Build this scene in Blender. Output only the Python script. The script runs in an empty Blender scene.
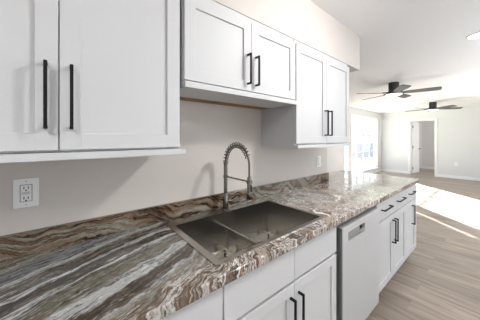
import bpy, bmesh, math, random
from math import sin, cos, pi, radians, atan2, sqrt
from mathutils import Vector, Matrix

scene = bpy.context.scene
col = scene.collection
rng = random.Random(7)

# ------------------------------------------------------------------ camera
F_PX, V_H, TH, CAM_X, CAM_Z = 216.877, 138.315, 0.8794, 1.2678, 1.3946
cam_d = bpy.data.cameras.new('camera')
cam_d.sensor_fit = 'HORIZONTAL'
cam_d.sensor_width = 36.0
cam_d.lens = F_PX / 480 * 36.0
cam_d.shift_y = -(160 - V_H) / 480
cam_d.clip_start = 0.02
cam = bpy.data.objects.new('camera', cam_d)
cam.location = (CAM_X, 0, CAM_Z)
cam.rotation_euler = (pi / 2, 0, TH)
col.objects.link(cam)
scene.camera = cam

# ------------------------------------------------------------------ view
vs = scene.view_settings
vs.view_transform = 'Standard'
vs.look = 'None'
vs.gamma = 1
vs.use_curve_mapping = False
vs.exposure = 0.16

# ------------------------------------------------------------------ sky, sun, lamps
world = bpy.data.worlds.new('world')
scene.world = world
world.use_nodes = True
bg = world.node_tree.nodes['Background']
bg.inputs['Color'].default_value = (0.86, 0.93, 1.0, 1)
bg.inputs['Strength'].default_value = 2.4

def lamp(name, kind, loc, energy, color=(1, 1, 1), aim=None, **kw):
    d = bpy.data.lights.new(name, kind)
    d.energy = energy
    d.color = color
    for k, v in kw.items():
        setattr(d, k, v)
    o = bpy.data.objects.new(name, d)
    o.location = loc
    if aim is not None:
        o.rotation_euler = Vector(aim).to_track_quat('-Z', 'Y').to_euler()
    col.objects.link(o)
    return o

lamp('sun', 'SUN', (-8, 12, 6), 70.0, (0.93, 0.97, 1.0), aim=(0.69, -0.61, -0.465), angle=radians(1.2))
# tilted ceiling spot of the kitchen, above the aisle, turned towards the sink wall
lamp('kitchen_ceiling_lamp', 'AREA', (1.34, 1.56, 2.40), 15.5, (1.0, 0.985, 0.97), aim=(-0.6, -0.8, -0.9), shape='DISK', size=0.16)
# added fill light high behind the camera, brightens the cabinet fronts
lamp('aisle_fill', 'AREA', (1.9, -0.9, 2.43), 25.0, (0.96, 0.98, 1.0), aim=(0, 0, -1), shape='DISK', size=0.9)
# unseen fill panels added before the east wall, coloured like daylight
lamp('kitchen_side_fill', 'AREA', (3.9, 0.9, 1.05), 17.0, (0.92, 0.97, 1.0), aim=(-1, 0, 0), shape='RECTANGLE', size=2.6, size_y=1.5)
lamp('living_side_fill', 'AREA', (3.9, 6.8, 1.25), 30.0, (0.90, 0.95, 1.0), aim=(-1, 0, 0), shape='RECTANGLE', size=3.2, size_y=2.1)
# fill lights added out of the frame to brighten the ceiling
lamp('dining_ceiling_fill', 'AREA', (3.0, 3.7, 1.7), 62.0, (0.86, 0.94, 1.0), aim=(-0.25, 0, 1), shape='DISK', size=0.3)
lamp('living_ceiling_fill', 'AREA', (2.8, 6.2, 1.75), 64.0, (0.86, 0.94, 1.0), aim=(-0.3, 0, 1), shape='DISK', size=0.3)
lamp('bedroom_fill', 'AREA', (1.9, 11.7, 1.5), 34.0, (1.0, 0.98, 0.95), aim=(-1, 0, 0), shape='RECTANGLE', size=1.4, size_y=1.3)  # added fill for the bedroom, its source is unseen

# ------------------------------------------------------------------ materials
def lin(r, g=None, b=None):
    if g is None:
        g = b = r
    f = lambda c: (c / 255 / 12.92) if c / 255 <= 0.04045 else ((c / 255 + 0.055) / 1.055) ** 2.4
    return (f(r), f(g), f(b), 1)

def mat(name, color, rough=0.5, metal=0.0, spec=0.5, coat=0.0):
    m = bpy.data.materials.new(name)
    m.use_nodes = True
    b = m.node_tree.nodes['Principled BSDF']
    b.inputs['Base Color'].default_value = color
    b.inputs['Roughness'].default_value = rough
    b.inputs['Metallic'].default_value = metal
    b.inputs['Specular IOR Level'].default_value = spec
    b.inputs['Coat Weight'].default_value = coat
    return m

class NT:
    def __init__(s, m):
        s.t = m.node_tree
        s.b = s.t.nodes['Principled BSDF']
    def n(s, kind, **kw):
        nd = s.t.nodes.new(kind)
        for k, v in kw.items():
            if k in nd.inputs:
                nd.inputs[k].default_value = v
            else:
                setattr(nd, k, v)
        return nd
    def l(s, a, b):
        s.t.links.new(a, b)
    def math(s, op, a, b=None, clamp=False):
        nd = s.t.nodes.new('ShaderNodeMath')
        nd.operation = op
        nd.use_clamp = clamp
        for i, v in enumerate((a, b)):
            if v is None:
                continue
            if isinstance(v, (int, float)):
                nd.inputs[i].default_value = v
            else:
                s.l(v, nd.inputs[i])
        return nd.outputs[0]
    def ramp(s, fac, stops, interp='LINEAR'):
        nd = s.t.nodes.new('ShaderNodeValToRGB')
        cr = nd.color_ramp
        cr.interpolation = interp
        while len(cr.elements) > 1:
            cr.elements.remove(cr.elements[-1])
        cr.elements[0].position = stops[0][0]
        cr.elements[0].color = stops[0][1]
        for p, c in stops[1:]:
            e = cr.elements.new(p)
            e.color = c
        s.l(fac, nd.inputs[0])
        return nd.outputs[0]
    def mix(s, fac, a, b, blend='MIX'):
        nd = s.t.nodes.new('ShaderNodeMix')
        nd.data_type = 'RGBA'
        nd.blend_type = blend
        for i, v in ((0, fac), (6, a), (7, b)):
            if isinstance(v, (int, float, tuple)):
                nd.inputs[i].default_value = v
            else:
                s.l(v, nd.inputs[i])
        return nd.outputs[2]
    def bump(s, h, strength, dist=0.002):
        nd = s.n('ShaderNodeBump', Strength=strength, Distance=dist)
        s.l(h, nd.inputs['Height'])
        s.l(nd.outputs[0], s.b.inputs['Normal'])

def paint(name, color, rough=0.6, scale=160, strength=0.08):
    m = mat(name, color, rough, spec=0.3)
    t = NT(m)
    co = t.n('ShaderNodeTexCoord')
    ns = t.n('ShaderNodeTexNoise', Scale=scale, Detail=3.0)
    t.l(co.outputs['Object'], ns.inputs['Vector'])
    t.bump(ns.outputs[0], strength)
    return m

M = {}
M['wall'] = paint('greige_wall_paint', lin(209, 202, 196))
M['living'] = paint('pale_wall_tone', lin(222, 221, 221))  # paler tone for every wall but the sink wall
M['trim'] = mat('white_trim_paint', lin(240, 240, 240), 0.4)
M['cab'] = mat('white_cabinet_paint', lin(205, 205, 206), 0.5, spec=0.35)
M['cab_in'] = mat('cabinet_side_laminate', lin(203, 203, 205), 0.4)
M['ply'] = mat('raw_plywood', lin(150, 110, 70), 0.7)
M['black'] = mat('matte_black_metal', lin(15, 15, 16), 0.55, metal=0.0, spec=0.25)
M['plate'] = mat('white_plastic', lin(240, 240, 240), 0.3)
M['slot'] = mat('dark_slot', lin(40, 40, 42), 0.5)
M['grey_plastic'] = mat('grey_plastic', lin(196, 196, 198), 0.35)
M['lip'] = mat('dishwasher_handle_grey', lin(150, 150, 152), 0.35, metal=0.3)
M['toe'] = mat('toe_kick_board', lin(150, 138, 128), 0.6)
M['dark'] = mat('dark_plastic', lin(20, 20, 21), 0.6, spec=0.2)
M['fan'] = mat('fan_dark_metal', lin(52, 52, 54), 0.45, metal=0.2)
M['blade'] = mat('fan_blade_grey_wood', lin(88, 88, 90), 0.5)
M['nickel'] = mat('brushed_nickel', (0.21, 0.195, 0.172, 1), 0.26, metal=1.0)
M['gunmetal'] = mat('dark_spring_steel', (0.14, 0.13, 0.12, 1), 0.3, metal=1.0)
M['chrome'] = mat('chrome', (0.62, 0.62, 0.62, 1), 0.16, metal=1.0)
M['dw'] = mat('dishwasher_steel', (0.64, 0.65, 0.67, 1), 0.40, metal=0.45)
M['dwside'] = mat('dishwasher_side_steel', (0.3, 0.3, 0.31, 1), 0.4, metal=0.9)
M['vinyl'] = mat('white_vinyl', lin(236, 238, 240), 0.4)
M['muntin'] = mat('window_bars_backlit', lin(176, 180, 186), 0.5)  # white bars, their backlit shade put into the grey
M['bark'] = mat('tree_bark', lin(110, 98, 88), 0.9)
M['leaf'] = mat('leaf_green', lin(120, 140, 90), 0.8)
M['fence'] = mat('fence_wood', lin(150, 150, 165), 0.8)
M['yard'] = mat('dry_lawn', lin(170, 175, 150), 0.95)

# stippled ceiling
m = paint('textured_ceiling', lin(244, 244, 244), 0.85, 70, 0.45)
M['ceil'] = m

# brushed steel for the sink
m = mat('sink_brushed_steel', (0.50, 0.475, 0.44, 1), 0.2, metal=1.0)
t = NT(m)
co = t.n('ShaderNodeTexCoord')
mp = t.n('ShaderNodeMapping', Scale=(300.0, 12.0, 300.0))
t.l(co.outputs['Object'], mp.inputs[0])
ns = t.n('ShaderNodeTexNoise', Scale=1.0, Detail=2.0)
t.l(mp.outputs[0], ns.inputs[0])
rr = t.n('ShaderNodeMapRange')
rr.inputs[3].default_value = 0.20
rr.inputs[4].default_value = 0.25
t.l(ns.outputs[0], rr.inputs[0])
t.l(rr.outputs[0], t.b.inputs['Roughness'])
M['sink'] = m

# glass
m = bpy.data.materials.new('window_glass')
m.use_nodes = True
nt = m.node_tree
nt.nodes.clear()
o_ = nt.nodes.new('ShaderNodeOutputMaterial')
tr = nt.nodes.new('ShaderNodeBsdfTransparent')
gl = nt.nodes.new('ShaderNodeBsdfGlossy')
gl.inputs['Roughness'].default_value = 0.02
mx = nt.nodes.new('ShaderNodeMixShader')
mx.inputs[0].default_value = 0.05
nt.links.new(tr.outputs[0], mx.inputs[1])
nt.links.new(gl.outputs[0], mx.inputs[2])
nt.links.new(mx.outputs[0], o_.inputs[0])
M['glass'] = m

def emit(name, color, strength):
    m = mat(name, (0.9, 0.9, 0.9, 1), 0.4)
    b = m.node_tree.nodes['Principled BSDF']
    b.inputs['Emission Color'].default_value = color
    b.inputs['Emission Strength'].default_value = strength
    return m
M['lens'] = emit('lit_lens', (1, 0.98, 0.95, 1), 5.0)
M['fanlens'] = emit('lit_fan_lens', (1, 0.98, 0.95, 1), 1.6)

# quartzite: long bent veins of brown, grey green and blue white
def stone(name, offset, vertical=False):
    m = mat(name, (0.3, 0.3, 0.3, 1), 0.12, spec=0.5)
    t = NT(m)
    co = t.n('ShaderNodeTexCoord')
    base = co.outputs['Object']
    sep = t.n('ShaderNodeSeparateXYZ')
    t.l(base, sep.inputs[0])
    X, Y, Z = sep.outputs
    if vertical:
        # on the upright strip the veins run in lazy swirls
        across = t.math('ADD', t.math('MULTIPLY', Z, 1.7), t.math('MULTIPLY', Y, 0.30))
        along = t.math('ADD', Y, 3.0)
    else:
        across = t.math('ADD', t.math('MULTIPLY', X, 0.906), t.math('MULTIPLY', Y, 0.40))
        along = t.math('SUBTRACT', t.math('MULTIPLY', Y, 0.906), t.math('MULTIPLY', X, 0.42))
    # gentle bending near the camera, strong swirls farther along the counter
    w1 = t.n('ShaderNodeTexNoise', Scale=1.7, Detail=2.0)
    t.l(base, w1.inputs['Vector'])
    w2 = t.n('ShaderNodeTexNoise', Scale=5.5, Detail=4.0, Roughness=0.55)
    t.l(base, w2.inputs['Vector'])
    far = t.n('ShaderNodeMapRange', interpolation_type='SMOOTHSTEP')
    t.l(Y, far.inputs[0])
    far.inputs[1].default_value = 0.15
    far.inputs[2].default_value = 1.15
    far.inputs[3].default_value = 0.9 if vertical else 0.10
    far.inputs[4].default_value = 1.0
    amp = far.outputs[0]
    wa = t.math('MULTIPLY', t.math('SUBTRACT', w1.outputs[0], 0.5), t.math('MULTIPLY', amp, 0.9))
    wb = t.math('MULTIPLY', t.math('SUBTRACT', w2.outputs[0], 0.5), t.math('ADD', t.math('MULTIPLY', amp, 0.24), 0.02))
    w3 = t.n('ShaderNodeTexNoise', Scale=17.0, Detail=5.0, Roughness=0.62)
    t.l(base, w3.inputs['Vector'])
    wc = t.math('MULTIPLY', t.math('SUBTRACT', w3.outputs[0], 0.5), t.math('ADD', t.math('MULTIPLY', amp, 0.035), 0.022))
    s = t.math('ADD', t.math('ADD', across, wc), t.math('ADD', wa, wb))
    # streaks: noise stretched along the vein direction
    cv = t.n('ShaderNodeCombineXYZ')
    t.l(t.math('MULTIPLY', s, 1.0), cv.inputs[0])
    t.l(t.math('MULTIPLY', along, 0.13), cv.inputs[1])
    cv.inputs[2].default_value = offset
    st1 = t.n('ShaderNodeTexNoise', Scale=6.0 if vertical else 7.5, Detail=6.0, Roughness=0.66)
    t.l(cv.outputs[0], st1.inputs['Vector'])
    st2 = t.n('ShaderNodeTexNoise', Scale=60.0, Detail=4.0, Roughness=0.7)
    t.l(cv.outputs[0], st2.inputs['Vector'])
    gr = t.n('ShaderNodeTexNoise', Scale=110.0, Detail=3.0, Roughness=0.7)
    t.l(base, gr.inputs['Vector'])
    dark, brown, tan_ = lin(44, 34, 27), lin(88, 70, 55), lin(146, 124, 106)
    green, grey = lin(138, 133, 119), lin(164, 161, 154)
    blue, white = lin(148, 154, 159), lin(222, 224, 224)
    v = t.math('ADD', t.math('MULTIPLY', st1.outputs[0], 0.86), t.math('MULTIPLY', st2.outputs[0], 0.14))
    if vertical:
        free = t.ramp(v, [(0.34, dark), (0.39, brown), (0.43, tan_), (0.455, dark), (0.475, brown), (0.50, tan_), (0.53, green), (0.56, lin(165, 161, 149)), (0.58, brown), (0.61, tan_), (0.64, dark), (0.70, green)])
    else:
        free = t.ramp(v, [(0.30, brown), (0.36, white), (0.40, tan_), (0.43, grey), (0.455, brown), (0.48, lin(120, 106, 95)), (0.505, lin(196, 196, 194)), (0.525, brown), (0.545, tan_), (0.56, white), (0.58, dark), (0.60, lin(130, 116, 105)), (0.63, dark), (0.66, white), (0.72, grey), (0.78, brown)])
    free = t.mix(1.0, free, (1.32, 1.30, 1.29, 1), 'MULTIPLY') if not vertical else free
    if not vertical:
        # the set of clear bands by the wall end of the slab near the camera
        s2 = t.math('ADD', s, t.math('MULTIPLY', t.math('SUBTRACT', st2.outputs[0], 0.5), 0.10))
        bands = t.ramp(t.math('DIVIDE', s2, 0.8, True), [(p / 0.8, c) for p, c in [
            (0.0, green), (0.035, grey), (0.06, blue), (0.13, blue), (0.155, white), (0.172, grey), (0.182, dark), (0.205, brown), (0.212, grey), (0.220, brown), (0.235, dark),
            (0.245, white), (0.257, white), (0.265, dark), (0.29, dark), (0.318, brown), (0.328, white), (0.340, white), (0.350, dark), (0.372, green), (0.43, green),
            (0.445, white), (0.485, white), (0.50, brown), (0.555, brown), (0.572, white), (0.585, grey), (0.61, green), (0.65, grey), (0.76, grey)]])
        st3 = t.n('ShaderNodeTexNoise', Scale=19.0, Detail=6.0, Roughness=0.66)
        t.l(cv.outputs[0], st3.inputs['Vector'])
        strk = t.ramp(st3.outputs[0], [(0.36, dark), (0.40, white), (0.43, lin(110, 102, 92)), (0.465, dark), (0.49, grey), (0.52, lin(80, 68, 58)), (0.545, green), (0.565, white), (0.585, dark), (0.62, grey), (0.66, dark)])
        bands = t.mix(0.40, bands, strk)
        veins = t.ramp(st1.outputs[0], [(0.405, (0, 0, 0, 1)), (0.42, (1, 1, 1, 1)), (0.435, (0, 0, 0, 1)), (0.495, (0, 0, 0, 1)), (0.51, (1, 1, 1, 1)), (0.525, (0, 0, 0, 1)), (0.585, (0, 0, 0, 1)), (0.60, (1, 1, 1, 1)), (0.615, (0, 0, 0, 1))])
        bands = t.mix(t.math('MULTIPLY', veins, 0.75), bands, dark)
        sel = t.n('ShaderNodeMapRange', interpolation_type='SMOOTHSTEP')
        t.l(t.math('ADD', across, t.math('MULTIPLY', t.math('SUBTRACT', w2.outputs[0], 0.5), 0.3)), sel.inputs[0])
        sel.inputs[1].default_value = 0.56
        sel.inputs[2].default_value = 0.70
        c = t.mix(sel.outputs[0], bands, free)
    else:
        c = free
    # grain
    gcol = t.ramp(gr.outputs[0], [(0.3, (0.5, 0.48, 0.46, 1)), (0.48, (1, 1, 1, 1)), (0.72, (1.35, 1.35, 1.35, 1))])
    c = t.mix(0.4, c, gcol, 'MULTIPLY')
    gm = t.n('ShaderNodeGamma', Gamma=1.22)
    t.l(c, gm.inputs[0])
    c = gm.outputs[0]
    t.l(c, t.b.inputs['Base Color'])
    t.b.inputs['Coat Weight'].default_value = 0.35
    t.b.inputs['Coat Roughness'].default_value = 0.06
    return m
M['stone'] = stone('banded_quartzite', 0.0)
M['splash'] = stone('swirled_quartzite', 4.0, True)

# vinyl planks running across the aisle
m = mat('oak_plank_floor', lin(178, 164, 150), 0.38, spec=0.4)
t = NT(m)
co = t.n('ShaderNodeTexCoord')
br = t.n('ShaderNodeTexBrick', Scale=1.0, offset=0.37, offset_frequency=2)
br.inputs['Color1'].default_value = (0.0, 0.0, 0.0, 1)
br.inputs['Color2'].default_value = (1, 1, 1, 1)
br.inputs['Mortar'].default_value = (0.3, 0.3, 0.3, 1)
br.inputs['Mortar Size'].default_value = 0.0016
br.inputs['Mortar Smooth'].default_value = 0.2
br.inputs['Brick Width'].default_value = 1.22
br.inputs['Row Height'].default_value = 0.18
t.l(co.outputs['Object'], br.inputs['Vector'])
mp = t.n('ShaderNodeMapping', Scale=(1.1, 13.0, 1.0))
t.l(co.outputs['Object'], mp.inputs[0])
ad = t.n('ShaderNodeVectorMath', operation='ADD')
t.l(mp.outputs[0], ad.inputs[0])
sc_ = t.n('ShaderNodeVectorMath', operation='SCALE')
sc_.inputs[3].default_value = 7.0
t.l(br.outputs['Color'], sc_.inputs[0])
t.l(sc_.outputs[0], ad.inputs[1])
ns = t.n('ShaderNodeTexNoise', Scale=1.4, Detail=5.0, Roughness=0.6, Distortion=0.4)
t.l(ad.outputs[0], ns.inputs['Vector'])
grain = t.ramp(ns.outputs[0], [(0.28, lin(120, 106, 95)), (0.45, lin(150, 136, 124)), (0.58, lin(164, 150, 139)), (0.75, lin(182, 169, 158))])
tone = t.ramp(br.outputs['Color'], [(0.0, (0.86, 0.86, 0.86, 1)), (1.0, (1.08, 1.07, 1.06, 1))])
c = t.mix(1.0, grain, tone, 'MULTIPLY')
c = t.mix(t.math('MULTIPLY', br.outputs['Fac'], 0.55), c, lin(105, 90, 78))
t.l(c, t.b.inputs['Base Color'])
M['floor'] = m

# ------------------------------------------------------------------ mesh helpers
class MB:
    def __init__(s):
        s.bm = bmesh.new()
    def box(s, x0, x1, y0, y1, z0, z1, bev=0.0, seg=2, mi=0):
        r = bmesh.ops.create_cube(s.bm, size=1.0)
        vsx = r['verts']
        for v in vsx:
            v.co = Vector(((x0 + x1) / 2 + v.co.x * (x1 - x0), (y0 + y1) / 2 + v.co.y * (y1 - y0), (z0 + z1) / 2 + v.co.z * (z1 - z0)))
        fs = {f for v in vsx for f in v.link_faces}
        for f in fs:
            f.material_index = mi
        if bev:
            es = list({e for v in vsx for e in v.link_edges})
            bmesh.ops.bevel(s.bm, geom=es, offset=bev, segments=seg, affect='EDGES', profile=0.5)
        return s
    def cyl(s, c, axis, r, h, seg=24, r2=None, mi=0):
        rot = Vector((0, 0, 1)).rotation_difference(Vector(axis).normalized()).to_matrix().to_4x4()
        res = bmesh.ops.create_cone(s.bm, cap_ends=True, segments=seg, radius1=r, radius2=r if r2 is None else r2, depth=h, matrix=Matrix.Translation(Vector(c)) @ rot)
        for f in {f for v in res['verts'] for f in v.link_faces}:
            f.material_index = mi
        return s
    def lathe(s, c, prof, seg=32, axis=(0, 0, 1)):
        rot = Vector((0, 0, 1)).rotation_difference(Vector(axis).normalized()).to_matrix()
        c = Vector(c)
        rings = []
        for r, z in prof:
            if r < 1e-6:
                rings.append([s.bm.verts.new(c + rot @ Vector((0, 0, z)))])
            else:
                rings.append([s.bm.verts.new(c + rot @ Vector((r * cos(2 * pi * k / seg), r * sin(2 * pi * k / seg), z))) for k in range(seg)])
        for a, b in zip(rings, rings[1:]):
            for k in range(seg):
                j = (k + 1) % seg
                if len(a) == 1 and len(b) > 1:
                    s.bm.faces.new((a[0], b[j], b[k]))
                elif len(b) == 1 and len(a) > 1:
                    s.bm.faces.new((a[k], a[j], b[0]))
                elif len(a) > 1:
                    s.bm.faces.new((a[k], a[j], b[j], b[k]))
        return s
    def tube(s, pts, r, seg=12, cap=True):
        pts = [Vector(p) for p in pts]
        rs = r if isinstance(r, (list, tuple)) else [r] * len(pts)
        tang = [(pts[min(i + 1, len(pts) - 1)] - pts[max(i - 1, 0)]).normalized() for i in range(len(pts))]
        ref = Vector((0, 1, 0)) if abs(tang[0].y) < 0.9 else Vector((1, 0, 0))
        n = (ref - tang[0] * ref.dot(tang[0])).normalized()
        rings = []
        for i, p in enumerate(pts):
            if i:
                n = tang[i - 1].rotation_difference(tang[i]) @ n
                n = (n - tang[i] * n.dot(tang[i])).normalized()
            b = tang[i].cross(n)
            rings.append([s.bm.verts.new(p + (n * cos(2 * pi * k / seg) + b * sin(2 * pi * k / seg)) * rs[i]) for k in range(seg)])
        for a, b in zip(rings, rings[1:]):
            for k in range(seg):
                j = (k + 1) % seg
                s.bm.faces.new((a[k], a[j], b[j], b[k]))
        if cap:
            s.bm.faces.new(list(reversed(rings[0])))
            s.bm.faces.new(rings[-1])
        return s
    def cells(s, xs, ys, z0, z1, keep, bev=0.004):
        """a slab from a grid of cells, one closed shell, holes where keep() is False"""
        vt = {}
        def V(i, j, z):
            if (i, j, z) not in vt:
                vt[(i, j, z)] = s.bm.verts.new((xs[i], ys[j], z))
            return vt[(i, j, z)]
        nx, ny = len(xs) - 1, len(ys) - 1
        K = lambda i, j: 0 <= i < nx and 0 <= j < ny and keep(i, j)
        for i in range(nx):
            for j in range(ny):
                if not K(i, j):
                    continue
                s.bm.faces.new((V(i, j, z1), V(i + 1, j, z1), V(i + 1, j + 1, z1), V(i, j + 1, z1)))
                s.bm.faces.new((V(i, j, z0), V(i, j + 1, z0), V(i + 1, j + 1, z0), V(i + 1, j, z0)))
                for (a, b, c2, d2, di, dj) in ((i, j, i, j + 1, -1, 0), (i + 1, j + 1, i + 1, j, 1, 0), (i + 1, j, i, j, 0, -1), (i, j + 1, i + 1, j + 1, 0, 1)):
                    if not K(i + di, j + dj):
                        s.bm.faces.new((V(a, b, z0), V(a, b, z1), V(c2, d2, z1), V(c2, d2, z0)))
        s.bm.normal_update()
        bmesh.ops.recalc_face_normals(s.bm, faces=s.bm.faces[:])
        if bev:
            es = [e for e in s.bm.edges if len(e.link_faces) == 2 and e.calc_face_angle(0) > 1.2]
            bmesh.ops.bevel(s.bm, geom=es, offset=bev, segments=3, affect='EDGES', profile=0.5)
        return s
    def build(s, name, mats, parent=None, smooth=False, org=None, keep_local=False):
        """link as one mesh; coordinates given in world space unless keep_local"""
        bmesh.ops.recalc_face_normals(s.bm, faces=s.bm.faces[:])
        org = Vector(org) if org is not None else Vector((0, 0, 0))
        if parent is not None and not keep_local:
            org = wloc(parent)
        if org.length and not keep_local:
            bmesh.ops.translate(s.bm, verts=s.bm.verts[:], vec=-org)
        me = bpy.data.meshes.new(name)
        s.bm.to_mesh(me)
        s.bm.free()
        for mm in (mats if isinstance(mats, (list, tuple)) else [mats]):
            me.materials.append(mm)
        if smooth:
            me.polygons.foreach_set('use_smooth', [True] * len(me.polygons))
            try:
                me.set_sharp_from_angle(angle=radians(38))
            except Exception:
                pass
        o = bpy.data.objects.new(name, me)
        col.objects.link(o)
        if parent is not None:
            o.parent = parent
        elif org.length:
            o.location = org
        return o

def flat_big_faces(o):
    md = o.modifiers.new('weighted_normals', 'WEIGHTED_NORMAL')
    md.keep_sharp = True
    md.weight = 100

def wloc(o):
    v = Vector(o.location)
    while o.parent is not None:
        o = o.parent
        v = v + Vector(o.location)
    return v

def tag(o, label, cat, group=None):
    o['label'] = label
    o['category'] = cat
    if group:
        o['group'] = group
    return o

def thing(name, label, cat, loc, group=None):
    o = bpy.data.objects.new(name, None)
    o.empty_display_size = 0.05
    o.location = loc
    col.objects.link(o)
    return tag(o, label, cat, group)

def struct(name, mb, mats, parent=None):
    o = mb.build(name, mats, parent)
    if parent is None:
        o['kind'] = 'structure'
    return o

# ------------------------------------------------------------------ the shell
CEIL = 2.45
XL, XR, YB, YF = -2.0, 4.0, -2.6, 10.55
struct('floor', MB().box(XL - 0.12, XR + 0.12, YB - 0.12, 13.0, -0.1, 0.0), M['floor'])
struct('ceiling', MB().box(XL - 0.12, XR + 0.12, YB - 0.12, 13.0, CEIL, CEIL + 0.1), M['ceil'])
WALL_END = 2.335
struct('wall_kitchen', MB().box(-0.12, 0, YB, WALL_END, 0, CEIL), M['wall'])
struct('wall_rear', MB().box(XL - 0.12, XR + 0.12, YB - 0.12, YB, 0, CEIL), M['living'])
struct('wall_east', MB().box(XR, XR + 0.12, YB, 13.0, 0, CEIL), M['living'])
# the living room's window wall with two openings
W1 = (7.62, 9.98, 0.22, 2.16)
W2 = (7.13, 7.30, 0.22, 2.16)
mb = MB()
mb.box(XL - 0.12, XL, YB, W2[0], 0, CEIL)
mb.box(XL - 0.12, XL, W2[0], W1[1], 0, W1[2])
mb.box(XL - 0.12, XL, W2[0], W1[1], W1[3], CEIL)
mb.box(XL - 0.12, XL, W2[1], W1[0], W1[2], W1[3])
mb.box(XL - 0.12, XL, W1[1], 12.88, 0, CEIL)
struct('wall_west', mb, M['living'])
# far wall with the doorway
DX0, DX1, DZ = -1.03, -0.29, 2.07
mb = MB()
mb.box(XL, DX0, YF, YF + 0.12, 0, CEIL)
mb.box(DX1, XR, YF, YF + 0.12, 0, CEIL)
mb.box(DX0, DX1, YF, YF + 0.12, DZ, CEIL)
struct('wall_north', mb, M['living'])
struct('wall_bedroom', MB().box(XL, XR, 12.88, 13.0, 0, CEIL), M['living'])
struct('wall_bedroom_side', MB().box(-1.36, -1.24, YF + 0.12, 12.88, 0, CEIL), M['living'])
# soffit above the upper cabinets
struct('trim_soffit', MB().box(0, 0.33, YB, 2.385, 2.10, CEIL), M['wall'])
# baseboards
def base(name, mb):
    return struct(name, mb, M['trim'])
BH = 0.10
base('baseboard_north', MB().box(XL, DX0 - 0.065, YF - 0.014, YF, 0, BH, 0.003).box(DX1 + 0.065, XR, YF - 0.014, YF, 0, BH, 0.003))
base('baseboard_west', MB().box(XL, XL + 0.014, 2.0, YF - 0.014, 0, BH, 0.003))
base('baseboard_bedroom', MB().box(-1.24, XR, 12.866, 12.88, 0, BH, 0.003).box(-1.24, -1.226, YF + 0.12, 12.866, 0, BH, 0.003))
# doorway casing
mb = MB()
CW = 0.065
mb.box(DX0 - CW, DX0, YF - 0.018, YF, 0, DZ + CW, 0.003)
mb.box(DX1, DX1 + CW, YF - 0.018, YF, 0, DZ + CW, 0.003)
mb.box(DX0, DX1, YF - 0.018, YF, DZ, DZ + CW, 0.003)
mb.box(DX0, DX0 + 0.02, YF, YF + 0.12, 0, DZ)
mb.box(DX1 - 0.02, DX1, YF, YF + 0.12, 0, DZ)
mb.box(DX0 + 0.02, DX1 - 0.02, YF, YF + 0.12, DZ - 0.02, DZ)
struct('trim_1', mb, M['trim'])
struct('trim_2', MB().box(-1.18, -1.10, 12.86, 12.8795, 0.1, 2.12, 0.003), M['trim'])
# the open door, hinged on the jamb and swung into the bedroom
door = bpy.data.objects.new('door_1', None)
door.location = (DX0 + 0.024, YF + 0.125, 0)
door.rotation_euler = (0, 0, radians(84))
door['kind'] = 'structure'
col.objects.link(door)
mb = MB().box(0, 0.70, -0.035, 0, 0.012, 2.04, 0.002)
for (a, b) in ((0.2, 0.95), (1.07, 1.9)):
    for (c, d) in ((0.1, 0.32), (0.38, 0.6)):
        mb.box(c, d, -0.039, 0.004, a, b, 0.003)
mb.build('door_slab', M['trim'], door, keep_local=True)
for z in (0.22, 1.05, 1.85):
    MB().cyl((0.0, -0.042, z), (0, 0, 1), 0.011, 0.1, 12).box(0, 0.035, -0.0375, -0.035, z - 0.05, z + 0.05).build('hinge', M['black'], door, keep_local=True)
mb = MB()
for sgn in (-1, 1):
    y0 = -0.035 if sgn < 0 else 0.0
    mb.cyl((0.64, y0 + sgn * 0.006, 0.97), (0, 1, 0), 0.026, 0.012, 20)
    mb.cyl((0.64, y0 + sgn * 0.03, 0.97), (0, 1, 0), 0.009, 0.05, 12)
    mb.cyl((0.59, y0 + sgn * 0.05, 0.97), (1, 0, 0), 0.008, 0.12, 12)
mb.build('door_handle', M['black'], door, keep_local=True)

# windows
def window(name, w, cols, rows):
    y0, y1, z0, z1 = w
    root = bpy.data.objects.new(name, None)
    root.location = (XL, (y0 + y1) / 2, z0)
    root['kind'] = 'structure'
    col.objects.link(root)
    mb = MB()
    f = 0.04
    a, b = XL - 0.10, XL - 0.03
    mb.box(a, b, y0, y0 + f, z0, z1)
    mb.box(a, b, y1 - f, y1, z0, z1)
    mb.box(a, b, y0 + f, y1 - f, z0, z0 + f)
    mb.box(a, b, y0 + f, y1 - f, z1 - f, z1)
    mb.build('window_frame', M['vinyl'], root)
    mb = MB()
    for k in range(1, cols):
        y = y0 + (y1 - y0) * k / cols
        mb.box(a + 0.015, b - 0.012, y - 0.013, y + 0.013, z0 + f, z1 - f)
    for k in range(1, rows):
        z = z0 + (z1 - z0) * k / rows
        mb.box(a + 0.02, b - 0.016, y0 + f, y1 - f, z - 0.018, z + 0.018)
    if cols > 1:
        mb.build('window_grid', M['muntin'], root)
    else:
        mb.bm.free()
    MB().box(XL - 0.068, XL - 0.064, y0 + f, y1 - f, z0 + f, z1 - f).build('window_pane', M['glass'], root)
    c = 0.06
    mb = MB()
    mb.box(XL, XL + 0.016, y0 - c, y0, z0 - c, z1 + c, 0.003)
    mb.box(XL, XL + 0.016, y1, y1 + c, z0 - c, z1 + c, 0.003)
    mb.box(XL, XL + 0.016, y0, y1, z1, z1 + c, 0.003)
    mb.build('window_casing', M['trim'], root)
    MB().box(XL - 0.03, XL + 0.05, y0 - 0.05, y1 + 0.05, z0 - 0.025, z0, 0.004).build('window_sill', M['trim'], root)
window('window_1', W1, 4, 3)
window('window_2', W2, 1, 1)

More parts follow.
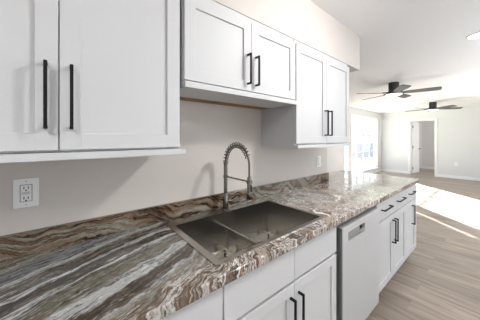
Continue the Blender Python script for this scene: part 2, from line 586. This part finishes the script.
# the yard outside the window
struct('ground', MB().box(-30, XL - 0.12, -4, 34, -0.3, -0.12), M['yard'])
fe = thing('garden_fence', 'tall board fence outside beyond the living room window', 'fence', (-5.2, 14.0, -0.12))
mb = MB()
for k in range(100):
    y = 10.2 + k * 0.15
    mb.box(-5.2, -5.18, y + 0.003, y + 0.147, -0.08, 1.05)
mb.build('board_panel', M['fence'], fe)
for k in range(8):
    MB().box(-5.17, -5.08, 10.2 + k * 2.1, 10.3 + k * 2.1, -0.12, 1.12).build('post', M['fence'], fe)

# ------------------------------------------------------------------ cabinets
def shaker(fx, y0, y1, z0, z1, th=0.02, st=0.057, rail=0.055, rec=0.008):
    """framed front with a sunk centre panel, facing +x; front face at fx"""
    mb = MB()
    bx = fx - th
    mb.box(bx, fx, y0, y0 + st, z0, z1, 0.0016, 2)
    mb.box(bx, fx, y1 - st, y1, z0, z1, 0.0016, 2)
    mb.box(bx, fx, y0 + st - 0.001, y1 - st + 0.001, z0, z0 + rail, 0.0016, 2)
    mb.box(bx, fx, y0 + st - 0.001, y1 - st + 0.001, z1 - rail, z1, 0.0016, 2)
    mb.box(bx + 0.002, fx - rec, y0 + st - 0.004, y1 - st + 0.004, z0 + rail - 0.004, z1 - rail + 0.004)
    return mb

def handle(parent, fx, y, z0, z1, vertical=True, proj=0.034, t=0.0095):
    """square bar pull with two feet"""
    mb = MB()
    if vertical:
        mb.box(fx + proj - t, fx + proj, y - t / 2, y + t / 2, z0, z1, 0.001)
        for z in (z0, z1 - t):
            mb.box(fx - 0.001, fx + proj - t / 2, y - t / 2, y + t / 2, z, z + t)
    else:
        zc, ya, yb = y, z0, z1
        mb.box(fx + proj - t, fx + proj, ya, yb, zc - t / 2, zc + t / 2, 0.001)
        for yy in (ya, yb - t):
            mb.box(fx - 0.001, fx + proj - t / 2, yy, yy + t, zc - t / 2, zc + t / 2)
    return mb.build('handle', M['black'], parent)

G = 0.0016
UF = 0.345
UPZ0, UPZ1 = 1.356, 2.065
def upper(label, y0, y1, z0, board, hz, ply=False):
    c = thing('wall_cabinet', label, 'cabinet', (0.0, (y0 + y1) / 2, z0), 'wall cabinets')
    mb = MB()
    t = 0.018
    mb.box(0.001, 0.325, y0 + 0.001, y0 + t, z0 - 0.008, 2.099)
    mb.box(0.001, 0.325, y1 - t, y1 - 0.001, z0 - 0.008, 2.099)
    mb.box(0.001, 0.325, y0 + t, y1 - t, z0 - 0.008, z0 + 0.01)
    mb.box(0.001, 0.325, y0 + t, y1 - t, 2.06, 2.099)
    mb.box(0.001, 0.012, y0 + t, y1 - t, z0 + 0.01, 2.06)
    mb.box(0.31, 0.325, (y0 + y1) / 2 - 0.02, (y0 + y1) / 2 + 0.02, z0 + 0.01, 2.06)
    mb.build('carcass', M['cab_in'], c)
    ym = (y0 + y1) / 2
    for (a, b, hy) in ((y0 + 0.004, ym - G, ym - 0.032), (ym + G, y1 - 0.004, ym + 0.032)):
        d = shaker(UF, a, b, z0, UPZ1).build('door', M['cab'], c)
        handle(d, UF, hy, hz[0], hz[1])
    x0, x1, za, zb, e0, e1 = board
    MB().box(x0, x1, y0 + e0, y1 + e1, za, zb, 0.0015).build('light_rail', M['cab'], c)
    if ply:
        MB().box(0.001, x0 - 0.001, y0 + 0.004, y1 - 0.004, za + 0.003, zb).build('bottom_panel', M['ply'], c)['label'] = 'bare brown plywood strip along the wall'
    return c
upper('tall two-door white wall cabinet above the grey outlet plate, nearest the camera', -0.425, 0.417, UPZ0, (0.001, 0.363, 1.3235, 1.3475, -0.005, 0.016), (1.425, 1.635))
upper('short two-door white wall cabinet mounted high over the sink and faucet', 0.432, 1.272, 1.665, (0.12, 0.358, 1.628, 1.6565, 0.0, 0.0), (1.70, 1.872), True)
upper('tall two-door white wall cabinet at the soffit end, above the light switch', 1.276, 2.113, UPZ0, (0.001, 0.363, 1.3235, 1.3475, -0.003, 0.014), (1.416, 1.622))

BF = 0.625
def lower(label, y0, y1, cells, false_front=False, end=None):
    c = thing('base_cabinet', label, 'cabinet', (0.0, (y0 + y1) / 2, 0.0), 'base cabinets')
    mb = MB()
    t = 0.018
    xf = BF - 0.02
    z1 = 0.60 if false_front else 0.874
    mb.box(0.004, xf, y0 + 0.0005, y0 + t, 0.115, 0.874)
    mb.box(0.004, xf, y1 - t, y1 - 0.0005, 0.115, 0.874)
    mb.box(0.004, xf - 0.001, y0 + t, y1 - t, 0.115, 0.133)
    mb.box(0.004, 0.012, y0 + t, y1 - t, 0.133, 0.60)
    for (a, b, za, zb, kind, hs) in cells:
        if a > y0 + 0.05:
            mb.box(xf - 0.02, xf - 0.001, a - 0.02, a + 0.02, 0.133, 0.874)
    mb.box(xf - 0.02, xf - 0.001, y0 + t, y1 - t, 0.685, 0.715)
    mb.box(xf - 0.02, xf - 0.001, y0 + t, y1 - t, 0.85, 0.874)
    mb.build('carcass', M['cab_in'], c)
    MB().box(0.53, 0.545, y0, y1, 0.001, 0.113).box(0.03, 0.53, y0 + 0.001, y0 + 0.018, 0.001, 0.113).box(0.03, 0.53, y1 - 0.018, y1 - 0.001, 0.001, 0.113).build('toe_kick', M['toe'], c)
    for (a, b, za, zb, kind, hs) in cells:
        a, b = a + G, b - G
        if kind == 'door':
            d = shaker(BF, a, b, za, zb).build('door', M['cab'], c)
            if hs:
                handle(d, BF, hs[0], hs[1], hs[2])
        else:
            d = MB().box(BF - 0.02, BF, a, b, za, zb, 0.0016).build(kind, M['cab'], c)
            if hs:
                handle(d, BF, hs[0], hs[1], hs[2], False)
    if end:
        MB().box(0.004, BF - 0.004, end[0], end[1], 0.115, 0.874).build('end_panel', M['cab'], c)
    return c
DZ0, DZ1, RZ0, RZ1 = 0.122, 0.692, 0.706, 0.862
lower('white base cabinet under the banded counter before the sink, plain drawer front showing', -0.40, 0.453,
      [(-0.40, 0.027, DZ0, DZ1, 'door', (-0.01, 0.43, 0.64)), (0.027, 0.453, DZ0, DZ1, 'door', (0.06, 0.43, 0.64)), (-0.40, 0.453, RZ0, RZ1, 'drawer_front', None)])
lower('white two-door base cabinet under the sink with blank drawer fronts', 0.456, 1.296,
      [(0.456, 0.876, DZ0, DZ1, 'door', (0.844, 0.43, 0.638)), (0.876, 1.296, DZ0, DZ1, 'door', (0.908, 0.43, 0.638)),
       (0.456, 0.876, RZ0, RZ1, 'false_drawer_front', None), (0.876, 1.296, RZ0, RZ1, 'false_drawer_front', None)], True)
HZ = 0.795
lower('white base cabinet between dishwasher and counter end, three drawers over three doors', 1.955, 3.235,
      [(1.955, 2.375, DZ0, DZ1, 'door', (2.343, 0.44, 0.65)), (2.375, 2.785, DZ0, DZ1, 'door', (2.407, 0.44, 0.65)), (2.785, 3.185, DZ0, DZ1, 'door', (3.02, 0.44, 0.65)),
       (1.955, 2.375, RZ0, RZ1, 'drawer', (HZ, 2.06, 2.27)), (2.375, 2.785, RZ0, RZ1, 'drawer', (HZ, 2.475, 2.685)), (2.785, 3.185, RZ0, RZ1, 'drawer', (HZ, 2.88, 3.09))],
      end=(3.187, 3.237))

# ------------------------------------------------------------------ dishwasher
DY0, DY1 = 1.316, 1.938
dw = thing('dishwasher', 'stainless dishwasher with pocket handle under the counter beyond the sink', 'dishwasher', (0.0, (DY0 + DY1) / 2, 0.0))
MB().box(0.03, 0.585, DY0 - 0.005, DY1 + 0.005, 0.05, 0.868).build('tub', M['dark'], dw)
mb = MB()
DF = 0.648
pz0, pz1, py0, py1 = 0.742, 0.80, 1.405, 1.665
mb.box(0.59, DF, DY0 + 0.012, py0, 0.10, 0.842, 0.003)
mb.box(0.59, DF, py1, DY1, 0.10, 0.842, 0.003)
mb.box(0.59, DF - 0.0005, py0 - 0.004, py1 + 0.004, 0.10, pz0)
mb.box(0.59, DF - 0.0005, py0 - 0.004, py1 + 0.004, pz1, 0.842)
mb.box(0.59, 0.615, py0 - 0.004, py1 + 0.004, pz0 - 0.002, pz1 + 0.002)
mb.build('door', M['dw'], dw)
MB().box(0.590, DF - 0.004, DY0 + 0.0085, DY0 + 0.0115, 0.10, 0.840).build('door_edge', M['dwside'], dw)
MB().box(0.6155, 0.628, py0 + 0.002, py1 - 0.002, pz0 + 0.002, pz1 - 0.002).build('handle_recess', M['dark'], dw)
MB().box(0.6285, 0.646, py0 + 0.004, 1.582, pz0 + 0.003, pz1 - 0.004, 0.003).box(0.6285, 0.646, 1.5815, py1 - 0.003, pz0 + 0.003, pz0 + 0.02, 0.003).build('handle_lip', M['lip'], dw)
MB().box(DF - 0.001, DF + 0.0008, 1.43, 1.52, 0.822, 0.829).build('badge', M['grey_plastic'], dw)
MB().box(0.545, 0.56, DY0 + 0.004, DY1, 0.003, 0.10).build('toe_panel', M['dark'], dw)
for y in (DY0 + 0.05, DY1 - 0.05):
    for x in (0.08, 0.53):
        MB().cyl((x, y, 0.0255), (0, 0, 1), 0.014, 0.05, 12).build('foot', M['dark'], dw)

# ------------------------------------------------------------------ countertop with backsplash
ct = thing('countertop', 'polished quartzite counter with brown, grey and white bands, running from wall to peninsula end', 'countertop', (0, 0, 0))
SX0, SX1, SY0, SY1 = 0.068, 0.572, 0.466, 1.234
xs = [-0.27, 0.002, SX0, SX1, 0.646]
ys = [-1.3, SY0, SY1, WALL_END + 0.004, 3.275]
flat_big_faces(MB().cells(xs, ys, 0.8745, 0.914, lambda i, j: not ((i == 2 and j == 1) or (i == 0 and j < 3)), 0.004).build('slab', M['stone'], ct, smooth=True))
MB().box(0.001, 0.021, -1.3, WALL_END - 0.001, 0.9145, 1.008, 0.002).build('backsplash', M['splash'], ct)

# ------------------------------------------------------------------ sink
sk = thing('kitchen_sink', 'stainless drop-in double bowl sink set into the banded counter', 'sink', (0.32, 0.847, 0.914))
RX0, RX1, RY0, RY1 = 0.050, 0.586, 0.448, 1.250      # rim
BX0, BX1 = 0.128, 0.564                              # bowls
LY0, LY1, QY0, QY1 = 0.480, 0.831, 0.839, 1.220
BZ = 0.676
mb = MB()
bm = mb.bm
zr = 0.9185
xs = [RX0, BX0, BX1, RX1]
ys = [RY0, LY0, LY1, QY0, QY1, RY1]
def quad(*p):
    vsx = [bm.verts.new(q) for q in p]
    return bm.faces.new(vsx)
DIVZ = 0.816
for i in range(3):
    for j in range(5):
        if i == 1 and j in (1, 2, 3):
            continue
        quad((xs[i], ys[j], zr), (xs[i + 1], ys[j], zr), (xs[i + 1], ys[j + 1], zr), (xs[i], ys[j + 1], zr))
# outer lip
for a, b in (((RX0, RY0), (RX1, RY0)), ((RX1, RY0), (RX1, RY1)), ((RX1, RY1), (RX0, RY1)), ((RX0, RY1), (RX0, RY0))):
    quad((a[0], a[1], zr), (b[0], b[1], zr), (b[0], b[1], 0.9143), (a[0], a[1], 0.9143))
# long walls run the whole length above the divider
quad((BX0, LY0, zr), (BX0, QY1, zr), (BX0, QY1, DIVZ), (BX0, LY0, DIVZ))
quad((BX1, LY0, zr), (BX1, QY1, zr), (BX1, QY1, DIVZ), (BX1, LY0, DIVZ))
quad((BX0, LY0, zr), (BX1, LY0, zr), (BX1, LY0, DIVZ), (BX0, LY0, DIVZ))
quad((BX0, QY1, zr), (BX1, QY1, zr), (BX1, QY1, DIVZ), (BX0, QY1, DIVZ))
quad((BX0, LY1, DIVZ), (BX1, LY1, DIVZ), (BX1, QY0, DIVZ), (BX0, QY0, DIVZ))
for (a, b) in ((LY0, LY1), (QY0, QY1)):
    p = [(BX0, a), (BX1, a), (BX1, b), (BX0, b)]
    for k in range(4):
        q, r = p[k], p[(k + 1) % 4]
        quad((q[0], q[1], DIVZ), (r[0], r[1], DIVZ), (r[0], r[1], BZ), (q[0], q[1], BZ))
    quad(*[(q[0], q[1], BZ) for q in p])
bmesh.ops.remove_doubles(bm, verts=bm.verts[:], dist=0.0004)
es = [e for e in bm.edges if len(e.link_faces) == 2 and e.calc_face_angle(0) > 1.0 and min(v.co.z for v in e.verts) < DIVZ - 0.01]
bmesh.ops.bevel(bm, geom=es, offset=0.006, segments=3, affect='EDGES', profile=0.5)
sink_shell = mb.build('basin', M['sink'], sk, smooth=True)
for (a, b) in ((LY0, LY1), (QY0, QY1)):
    yc, xc = (a + b) / 2, 0.33
    MB().lathe((xc, yc, BZ), [(0.056, 0.0015), (0.054, 0.004), (0.044, 0.002), (0.040, -0.003), (0.018, -0.005), (0.016, 0.004), (0.0, 0.006)], 28).build('drain', M['chrome'], sk, smooth=True)
flat_big_faces(sink_shell)
# wire grids lying in the bowls
def grid(label, a, b):
    g = thing('sink_grid', label, 'sink grid', (0.34, (a + b) / 2, BZ), 'sink bowl grids')
    z = BZ + 0.026
    mb = MB()
    x0, x1, y0, y1 = BX0 + 0.03, BX1 - 0.03, a + 0.03, b - 0.03
    c = 0.03
    loop = []
    for (cx, cy, s0) in ((x1 - c, y1 - c, 0), (x0 + c, y1 - c, 90), (x0 + c, y0 + c, 180), (x1 - c, y0 + c, 270)):
        for k in range(5):
            an = radians(s0 + 22.5 * k)
            loop.append((cx + c * cos(an), cy + c * sin(an), z))
    loop.append(loop[0])
    mb.tube(loop, 0.0032, 8, False)
    mb.build('rim_wire', M['chrome'], g, smooth=True)
    mb = MB()
    n = max(5, int((y1 - y0) / 0.032))
    for k in range(1, n):
        y = y0 + (y1 - y0) * k / n
        mb.tube([(x0, y, z), (x1, y, z)], 0.0022, 6)
    for k in (1, 2, 3):
        x = x0 + (x1 - x0) * k / 4
        mb.tube([(x, y0, z - 0.0045), (x, y1, z - 0.0045)], 0.0025, 6)
    mb.build('cross_wires', M['chrome'], g, smooth=True)
    for x in (x0 + 0.02, x1 - 0.02):
        for y in (y0 + 0.02, y1 - 0.02):
            MB().cyl((x, y, BZ + 0.0125), (0, 0, 1), 0.006, 0.0238, 12).build('foot', M['dark'], g)
grid('wire rack in the smaller sink bowl, nearer the grey outlet plate', LY0, LY1)
grid('wire rack in the larger sink bowl, nearer the dishwasher', QY0, QY1)

# ------------------------------------------------------------------ faucet
FX, FY = 0.090, 0.850
fz = zr + 0.0003
fc = thing('faucet', 'brushed nickel spring pull-down faucet standing on the sink deck', 'faucet', (FX, FY, fz))
MB().lathe((FX, FY, fz), [(0.0, 0), (0.025, 0), (0.025, 0.005), (0.0195, 0.009), (0.0195, 0.105), (0.0165, 0.112), (0.0, 0.112)], 28).build('body', M['nickel'], fc, smooth=True)
MB().lathe((FX, FY, fz + 0.112), [(0.0, 0), (0.0125, 0), (0.0125, 0.19), (0.015, 0.192), (0.015, 0.205), (0.0, 0.205)], 20).build('riser', M['nickel'], fc, smooth=True)
# spring arch
R = 0.118
za = fz + 0.310
path = [Vector((FX, FY, za))]
for k in range(1, 41):
    a = pi - pi * k / 40
    path.append(Vector((FX + R + R * cos(a), FY, za + R * 1.05 * sin(a))))
hx = FX + 2 * R
path += [Vector((hx, FY, za - 0.02 * k)) for k in (1, 2, 3)]
MB().tube(path, 0.0062, 10).build('hose', M['gunmetal'], fc, smooth=True)
def along(t):
    L = [0]
    for p, q in zip(path, path[1:]):
        L.append(L[-1] + (q - p).length)
    d = t * L[-1]
    for i in range(len(path) - 1):
        if d <= L[i + 1] + 1e-9:
            f = (d - L[i]) / (L[i + 1] - L[i])
            p = path[i].lerp(path[i + 1], f)
            return p, (path[i + 1] - path[i]).normalized()
    return path[-1], Vector((0, 0, -1))
turns, per = 15, 16
hel = []
for k in range(turns * per + 1):
    p, tg = along(k / (turns * per) * 0.74)
    b = Vector((0, 1, 0))
    n = b.cross(tg)
    an = 2 * pi * k / per
    hel.append(p + (n * cos(an) + b * sin(an)) * 0.0155)
MB().tube(hel, 0.0034, 8).build('spring', M['gunmetal'], fc, smooth=True)
# spray head and its arm
zh = za - 0.06
MB().lathe((hx, FY, zh - 0.125), [(0.0, 0.0), (0.0165, 0.0), (0.018, 0.004), (0.018, 0.03), (0.014, 0.05), (0.0135, 0.11), (0.011, 0.125), (0.0, 0.125)], 24).build('spray_head', M['nickel'], fc, smooth=True)
MB().box(hx + 0.013, hx + 0.02, FY - 0.005, FY + 0.005, zh - 0.085, zh - 0.045, 0.002).build('spray_button', M['dark'], fc)
mb = MB().tube([(FX, FY, zh - 0.028), (hx - 0.016, FY, zh - 0.028)], 0.005, 10)
mb.lathe((hx, FY, zh - 0.036), [(0.0142, 0), (0.018, 0), (0.018, 0.016), (0.0142, 0.016), (0.0142, 0)], 24)
mb.lathe((FX, FY, zh - 0.036), [(0.0127, 0), (0.016, 0), (0.016, 0.016), (0.0127, 0.016), (0.0127, 0)], 24)
mb.build('support_arm', M['nickel'], fc, smooth=True)
# side lever
mb = MB().cyl((FX, FY + 0.032, fz + 0.055), (0, 1, 0), 0.015, 0.034, 20)
mb.tube([(FX, FY + 0.045, fz + 0.055), (FX + 0.03, FY + 0.055, fz + 0.085), (FX + 0.06, FY + 0.06, fz + 0.105)], [0.007, 0.006, 0.005], 10)
mb.build('lever', M['nickel'], fc, smooth=True)

# ------------------------------------------------------------------ outlets and switch
def outlet(name, label, y, z, kind='outlet', w=0.078, h=0.12):
    o = thing(name, label, kind, (0.0, y, z), 'wall plates')
    MB().box(0.0003, 0.006, y - w / 2, y + w / 2, z - h / 2, z + h / 2, 0.002).build('cover_plate', M['plate'], o)
    f = MB().box(0.005, 0.0085, y - 0.0168, y + 0.0168, z - 0.0335, z + 0.0335, 0.001).build('receptacle' if kind == 'outlet' else 'rocker', M['plate'], o)
    MB().box(0.005, 0.0062, y - 0.0185, y + 0.0185, z - 0.0352, z + 0.0352).build('gap', M['slot'], o)
    if kind == 'outlet':
        for dz in (-0.021, 0.021):
            MB().box(0.0084, 0.0089, y - 0.0078, y - 0.0050, z + dz - 0.004, z + dz + 0.0065).build('slot', M['slot'], f)
            MB().box(0.0084, 0.0089, y + 0.0050, y + 0.0078, z + dz - 0.004, z + dz + 0.0065).build('slot', M['slot'], f)
            MB().cyl((0.0086, y, z + dz - 0.0095), (1, 0, 0), 0.003, 0.0006, 12).build('ground_hole', M['slot'], f)
        for dz in (0.0032, -0.0032):
            MB().box(0.0084, 0.0094, y - 0.012, y + 0.012, z + dz - 0.0022, z + dz + 0.0022, 0.0003).build('test_button', M['grey_plastic'], f)
    for dz in (0.048, -0.048):
        MB().cyl((0.0062, y, z + dz), (1, 0, 0), 0.0032, 0.001, 12).build('screw', M['grey_plastic'], o)
    return o
outlet('wall_outlet', 'white double socket plate on the greige wall below the nearest wall cabinet', -0.11, 1.167)
outlet('light_switch', 'small white switch plate on the greige wall below the end wall cabinet', 2.155, 1.145, 'switch')
fo = thing('wall_outlet', 'tiny white outlet plate low on the far living room wall', 'outlet', (0.255, YF, 0.50), 'wall plates')
MB().box(0.215, 0.295, YF - 0.006, YF - 0.0002, 0.44, 0.56, 0.002).build('cover_plate', M['plate'], fo)
MB().box(0.238, 0.272, YF - 0.008, YF - 0.005, 0.465, 0.535, 0.001).build('receptacle', M['plate'], fo)

# ------------------------------------------------------------------ ceiling: downlight and fans
dl = thing('recessed_downlight', 'round lit downlight in the white ceiling above the aisle', 'ceiling light', (1.125, 3.29, CEIL))
MB().lathe((1.125, 3.29, CEIL), [(0.085, -0.0005), (0.098, -0.0005), (0.096, -0.006), (0.085, -0.008), (0.085, -0.0005)], 40).build('trim_ring', M['plate'], dl, smooth=True)
MB().lathe((1.125, 3.29, CEIL), [(0.0845, -0.002), (0.083, -0.007), (0.0, -0.0075)], 40).build('lens', M['lens'], dl, smooth=True)
lamp('downlight_lamp', 'AREA', (1.10, 3.30, CEIL - 0.02), 1.5, (1.0, 0.97, 0.94), aim=(0, 0, -1), shape='DISK', size=0.16)

def fan(label, x, y, a0):
    f = thing('ceiling_fan', label, 'ceiling fan', (x, y, CEIL), 'ceiling fans')
    MB().lathe((x, y, CEIL), [(0.0, -0.0005), (0.084, -0.0005), (0.087, -0.006), (0.085, -0.15), (0.105, -0.175), (0.11, -0.19), (0.11, -0.212), (0.10, -0.218), (0.0, -0.218)], 36).build('motor_housing', M['fan'], f, smooth=True)
    MB().lathe((x, y, CEIL - 0.218), [(0.100, 0.0), (0.128, -0.004), (0.126, -0.014), (0.09, -0.026), (0.04, -0.032), (0.0, -0.033)], 36).build('light_lens', M['fanlens'], f, smooth=True)
    for k in range(5):
        a = radians(a0 + 72 * k)
        mb = MB()
        bm = mb.bm
        prof = [(0.14, 0.048), (0.22, 0.058), (0.40, 0.068), (0.60, 0.072), (0.655, 0.066), (0.672, 0.05)]
        top, bot = [], []
        tilt = radians(-13)
        M3 = Matrix.Rotation(a, 3, 'Z') @ Matrix.Rotation(tilt, 3, 'X')
        out = [(r, w) for r, w in prof] + [(r, -w) for r, w in reversed(prof)]
        zc = CEIL - 0.198
        for (r, w) in out:
            top.append(bm.verts.new(Vector((x, y, zc)) + M3 @ Vector((r, w, 0.004))))
            bot.append(bm.verts.new(Vector((x, y, zc)) + M3 @ Vector((r, w, -0.004))))
        bm.faces.new(top)
        bm.faces.new(list(reversed(bot)))
        for i in range(len(out)):
            j = (i + 1) % len(out)
            bm.faces.new((top[i], bot[i], bot[j], top[j]))
        b = mb.build('blade', M['blade'], f)
        mb = MB()
        pts = [Vector((x, y, zc)) + M3 @ Vector((r, 0, 0.006)) for r in (0.098, 0.15, 0.21)]
        mb.tube(pts, [0.016, 0.014, 0.012], 8)
        mb.build('blade_bracket', M['fan'], b)
    return f
fan('dark five-blade ceiling fan nearer the kitchen soffit', -0.045, 4.88, 12)
fan('dark five-blade ceiling fan nearer the far doorway', -0.02, 8.38, 32)
